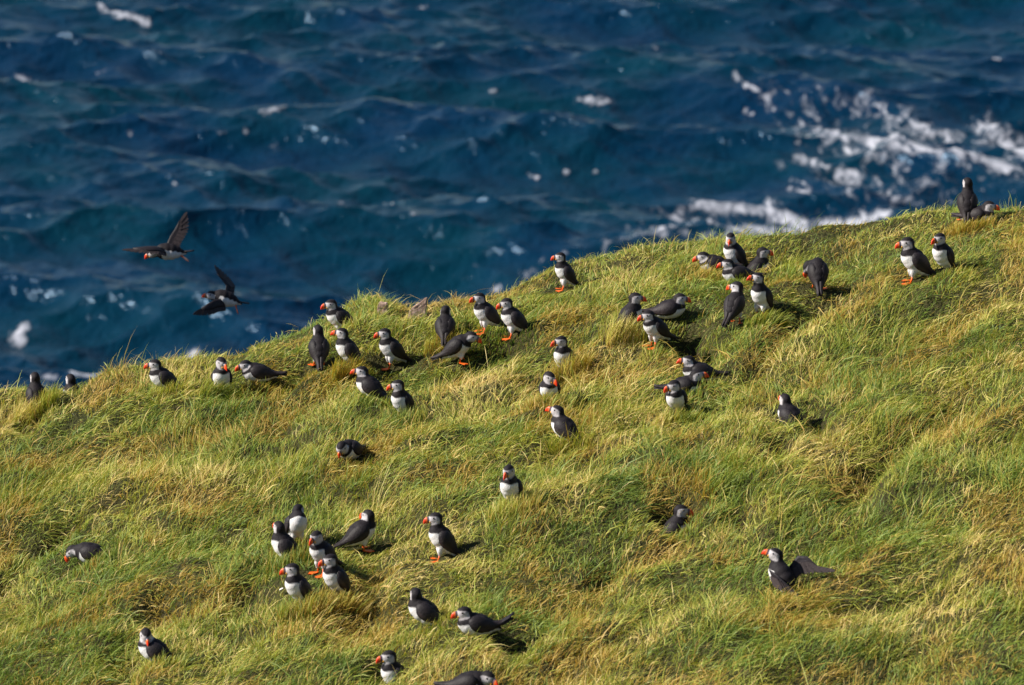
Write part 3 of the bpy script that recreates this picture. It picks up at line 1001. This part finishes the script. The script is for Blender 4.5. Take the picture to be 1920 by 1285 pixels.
m, nt, p, out = new_mat('white_down')
nz = node(nt, 'ShaderNodeTexNoise', Scale=200.0)
cr = node(nt, 'ShaderNodeValToRGB')
cr.color_ramp.elements[0].color = (0.55, 0.52, 0.5, 1)
cr.color_ramp.elements[1].color = (0.8, 0.78, 0.76, 1)
nt.links.new(nz.outputs['Fac'], cr.inputs['Fac'])
nt.links.new(cr.outputs['Color'], p.inputs['Base Color'])
M_DOWN = m
FEATHERS = [(140, 780, 100, 'white feather lying on the slope at the left'),
            (524, 1108, 60, 'pale feather in the grass left of the lowest group')]
feather_pos = []
for fx, fy, an, lab in FEATHERS:
    loc, Z = hit(fx, fy + 14)
    d = Vector((math.cos(R(an)), -.4, .35)).normalized()
    v, f = feather_mesh(Vector((0, 0, .045)), d, .030, .011, Vector((0, -.5, .86)), .001)
    o = mesh_obj('loose_feather', v, f, M_DOWN, None, False)
    o.location = loc
    tag(o, lab, 'feather', 'loose feathers')
    feather_pos.append(loc)

# ------------------------------------------------------------------ grass
def build_grass():
    NB = 430_000
    # candidate roots over the slope in view plus a margin
    def visible(x, y):
        px, py, Z = to_px(x, y, height(x, y))
        m = 560
        return (px > -m) & (px < 1920 + m) & (py < 1285 + 260) & (y - edge_y(x) < 0.55)
    def roots(n, seed):
        r = np.random.default_rng(seed)
        out = []
        tot = 0
        while tot < n:
            x = r.uniform(-5.2, 5.2, n); y = r.uniform(20.5, 31.5, n)
            # more blades near the crest line, where the outline shows
            k = visible(x, y)
            qx = to_px(x, y, plane_z(x, y))[0]
            k &= ((qx > -90) & (qx < 2010)) | (r.random(n) < .45)      # thinner beside the view
            out.append(np.stack([x[k], y[k]], 1)); tot += k.sum()
        return np.concatenate(out)[:n]
    # tufts
    NT = 11000
    T = roots(NT, 21)
    tr = np.random.default_rng(22)
    t_len = np.exp(tr.normal(0, .36, NT)) * (1 + .35 * fbm(T[:, 0] / .8, T[:, 1] / 1.0, 31, 2))
    t_ang = tr.normal(0, .45, NT)
    t_straw = tr.normal(0, .24, NT)
    t_flat = tr.random(NT)
    t_up = tr.random(NT)
    n1 = int(NB * .74)
    ti = tr.integers(0, NT, n1)
    off = tr.normal(0, 1, (n1, 2)) * np.array((.027, .032)) * (0.7 + .8 * t_len[ti])[:, None]
    P1 = T[ti] + off
    P2 = roots(NB - n1, 23)
    ex = []
    for bx, by, cap, feet, sc, pose, yw in placed:
        if cap > .02:
            k = int(300 * min(cap, .12) / .06)
            ex.append(np.stack([bx + tr.uniform(-.15, .15, k), by - tr.uniform(.065, .17, k)], 1))
    P2 = np.concatenate([P2] + ex)
    P = np.concatenate([P1, P2])
    n = len(P)
    tid = np.concatenate([ti, np.full(len(P2), -1)])
    x, y = P[:, 0], P[:, 1]
    z, soil = height(x, y, True)
    keep = (tr.random(n) > soil ** 1.5 * .80) & visible(x, y)
    x, y, z, tid, off_full = x[keep], y[keep], z[keep], tid[keep], np.concatenate([off, np.zeros((len(P2), 2))])[keep]
    soil = soil[keep]
    n = len(x)
    gx = (height(x + .03, y) - z) / .03
    gy = (height(x, y + .03) - z) / .03
    gl = np.sqrt(1 + gx * gx + gy * gy)
    nx, ny, nz_ = -gx / gl * .75, -gy / gl * .75, 1 / gl
    r = np.random.default_rng(24)
    has = tid >= 0
    L = np.where(has, .090 * t_len[tid], .062) * np.exp(r.normal(0, .30, n))
    patch = fbm(x / 1.4, y / 1.9, 41, 3)
    L *= np.clip(1 + .28 * patch, .6, 1.5)
    s_edge = y - edge_y(x)
    L *= 1 - .38 * smooth(-.7, 0, s_edge)
    # wind-combed lie of the grass: to the right, swirling
    flow = .25 + 1.5 * fbm(x / 1.0, y / 1.3, 51, 2) + np.where(has, t_ang[tid], 0)
    fx, fy = np.cos(flow), np.sin(flow)
    ol = np.hypot(off_full[:, 0], off_full[:, 1]) + 1e-6
    rad = np.where(has, 1.0, 0.0) * np.clip(ol / .045, 0, 1)
    dx = fx + .75 * rad * off_full[:, 0] / ol * 1.4 + r.normal(0, .45, n)
    dy = fy + .75 * rad * off_full[:, 1] / ol * 1.4 + r.normal(0, .45, n)
    dl = np.hypot(dx, dy) + 1e-6
    dx, dy = dx / dl, dy / dl
    flat = np.clip(.50 + .30 * np.where(has, t_flat[tid], .5) + .18 * fbm(x / .7, y / .9, 61, 2) + r.normal(0, .12, n), .15, .95)
    upf = 1 - .55 * flat
    # stand of stalks with seed heads
    stalk = r.random(n) < .012
    L = np.where(stalk, L * 1.25 + .03, L)
    flat = np.where(stalk, flat * .65, flat)
    # birds press or part the grass
    hgt = L * (upf - .30 * flat)
    for bx, by, cap, feet, sc, pose, yw in placed:
        mx_ = bx - .045 * math.cos(yw)
        ddx, t = x - mx_, by - y
        hw = .11 + .07 * abs(math.cos(yw))
        near = np.hypot(ddx / .12, t / .10) < 1
        front = (np.abs(ddx) < hw + .05) & (t > -.04) & (t < .75)
        if cap < .012:
            allow = (.006 if feet else .016) + .31 * np.maximum(t - .015, 0)
        else:
            allow = cap * .92 + .012 + .30 * np.maximum(t - .05, 0)
        fac = np.clip(allow * (.8 + .6 * r.random(n)) / np.maximum(hgt, .01), .22, 1)
        soft = 1 - smooth(hw, hw + .05, np.abs(ddx))
        fac = 1 - (1 - fac) * soft
        L = np.where(front, L * fac, L)
        core = np.hypot(ddx / .055, t / .055) < 1
        L = np.where(core, L * .25, L)
        if cap >= .012:
            zone = (np.abs(ddx) < .13) & (t > .035) & (t < .15)
            want = cap * (.45 + .75 * r.random(n)) + .02
            if pose == 'veil': want = np.where(r.random(n) < .35, want + .12, want)
            flat = np.where(zone, np.minimum(flat, .25 + .25 * r.random(n)), flat)
            upf = np.where(zone, np.maximum(upf, .80), upf)
            L = np.where(zone & (hgt < want), want / .66, L)
        hgt = L * (upf - .30 * flat)
    for lc in feather_pos:
        m = np.hypot(x - lc[0], (y - lc[1]) * .5) < .06
        L = np.where(m, L * .4, L)
    # colour of each blade
    straw_f = .30 + .52 * fbm(x / .9, y / 1.2, 71, 3) + .20 * fbm(x / .22, y / .3, 77, 2) + np.where(has, t_straw[tid], 0) + r.normal(0, .16, n)
    deep = fbm(x / .7, y / .9, 81, 2) * .5 + r.normal(0, .30, n)
    G1, G2, YG, ST, OC = map(np.array, ((.060, .140, .026), (.14, .24, .040), (.38, .385, .058), (.74, .57, .22), (.47, .265, .062)))
    k = smooth(-.5, .5, deep)[:, None]
    base = G1 * (1 - k) + G2 * k
    a1 = smooth(.05, .55, straw_f)[:, None]
    base = base * (1 - a1) + YG * a1
    a2 = smooth(.55, .95, straw_f)[:, None]
    base = base * (1 - a2) + ST * a2
    a3 = (r.random(n) < .10 + .62 * smooth(.08, .50, fbm(x / .55, y / .7, 91, 2)))[:, None] * .85
    base = base * (1 - a3) + OC * a3
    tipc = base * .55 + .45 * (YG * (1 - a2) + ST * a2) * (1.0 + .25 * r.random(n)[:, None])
    base = np.where(stalk[:, None], ST * .9, base)
    tipc = np.where(stalk[:, None], ST * 1.05, tipc)
    # blade geometry: 4 stations, 7 vertices
    ts = np.array((0, .38, .74, 1.0))
    wd = np.where(stalk, .0016, .0032) * np.exp(r.normal(0, .22, n))
    wprof = [(1.0, 1.0), (.92, .8), (.62, 1.5), (0, 0)]
    tw = r.normal(0, .9, n)
    szv = r.normal(0, .55, n)
    sxv, syv = -np.sin(np.arctan2(dy, dx) + tw), np.cos(np.arctan2(dy, dx) + tw)
    co = np.empty((n, 7, 3), np.float32)
    cl = np.ones((n, 7, 4), np.float32)
    vi = 0
    for i, t in enumerate(ts):
        h = L * (upf * t - .30 * flat * t * t - .10 * flat * t ** 3)
        o = L * (.28 * flat * t + .62 * flat * t * t)
        cx, cy, cz = x + dx * o + nx * h, y + dy * o + ny * h, z - .008 + h * nz_ + (dx * gx + dy * gy) * o * .6
        w = np.where(stalk, wprof[i][1], wprof[i][0]) * wd * .5
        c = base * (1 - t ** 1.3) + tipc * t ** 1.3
        if i < 3:
            co[:, vi] = np.stack([cx - sxv * w, cy - syv * w, cz - szv * w], 1)
            co[:, vi + 1] = np.stack([cx + sxv * w, cy + syv * w, cz + szv * w], 1)
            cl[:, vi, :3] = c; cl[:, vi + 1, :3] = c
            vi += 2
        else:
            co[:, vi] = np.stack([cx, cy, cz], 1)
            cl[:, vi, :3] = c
    b = (np.arange(n) * 7)[:, None]
    quads = np.concatenate([b + np.array((0, 1, 3, 2)), b + np.array((2, 3, 5, 4))], 0)
    tris = b + np.array((4, 5, 6))
    me = big_mesh('grass', co.reshape(-1, 3), quads, tris)
    at = me.color_attributes.new('tint', 'BYTE_COLOR', 'POINT')
    at.data.foreach_set('color', cl.reshape(-1))
    o = finish('grass', me, M_GRASS)
    tag(o, 'long wind-combed green and straw coloured grass covering the slope', 'grass', kind='stuff')
    return n
build_grass()
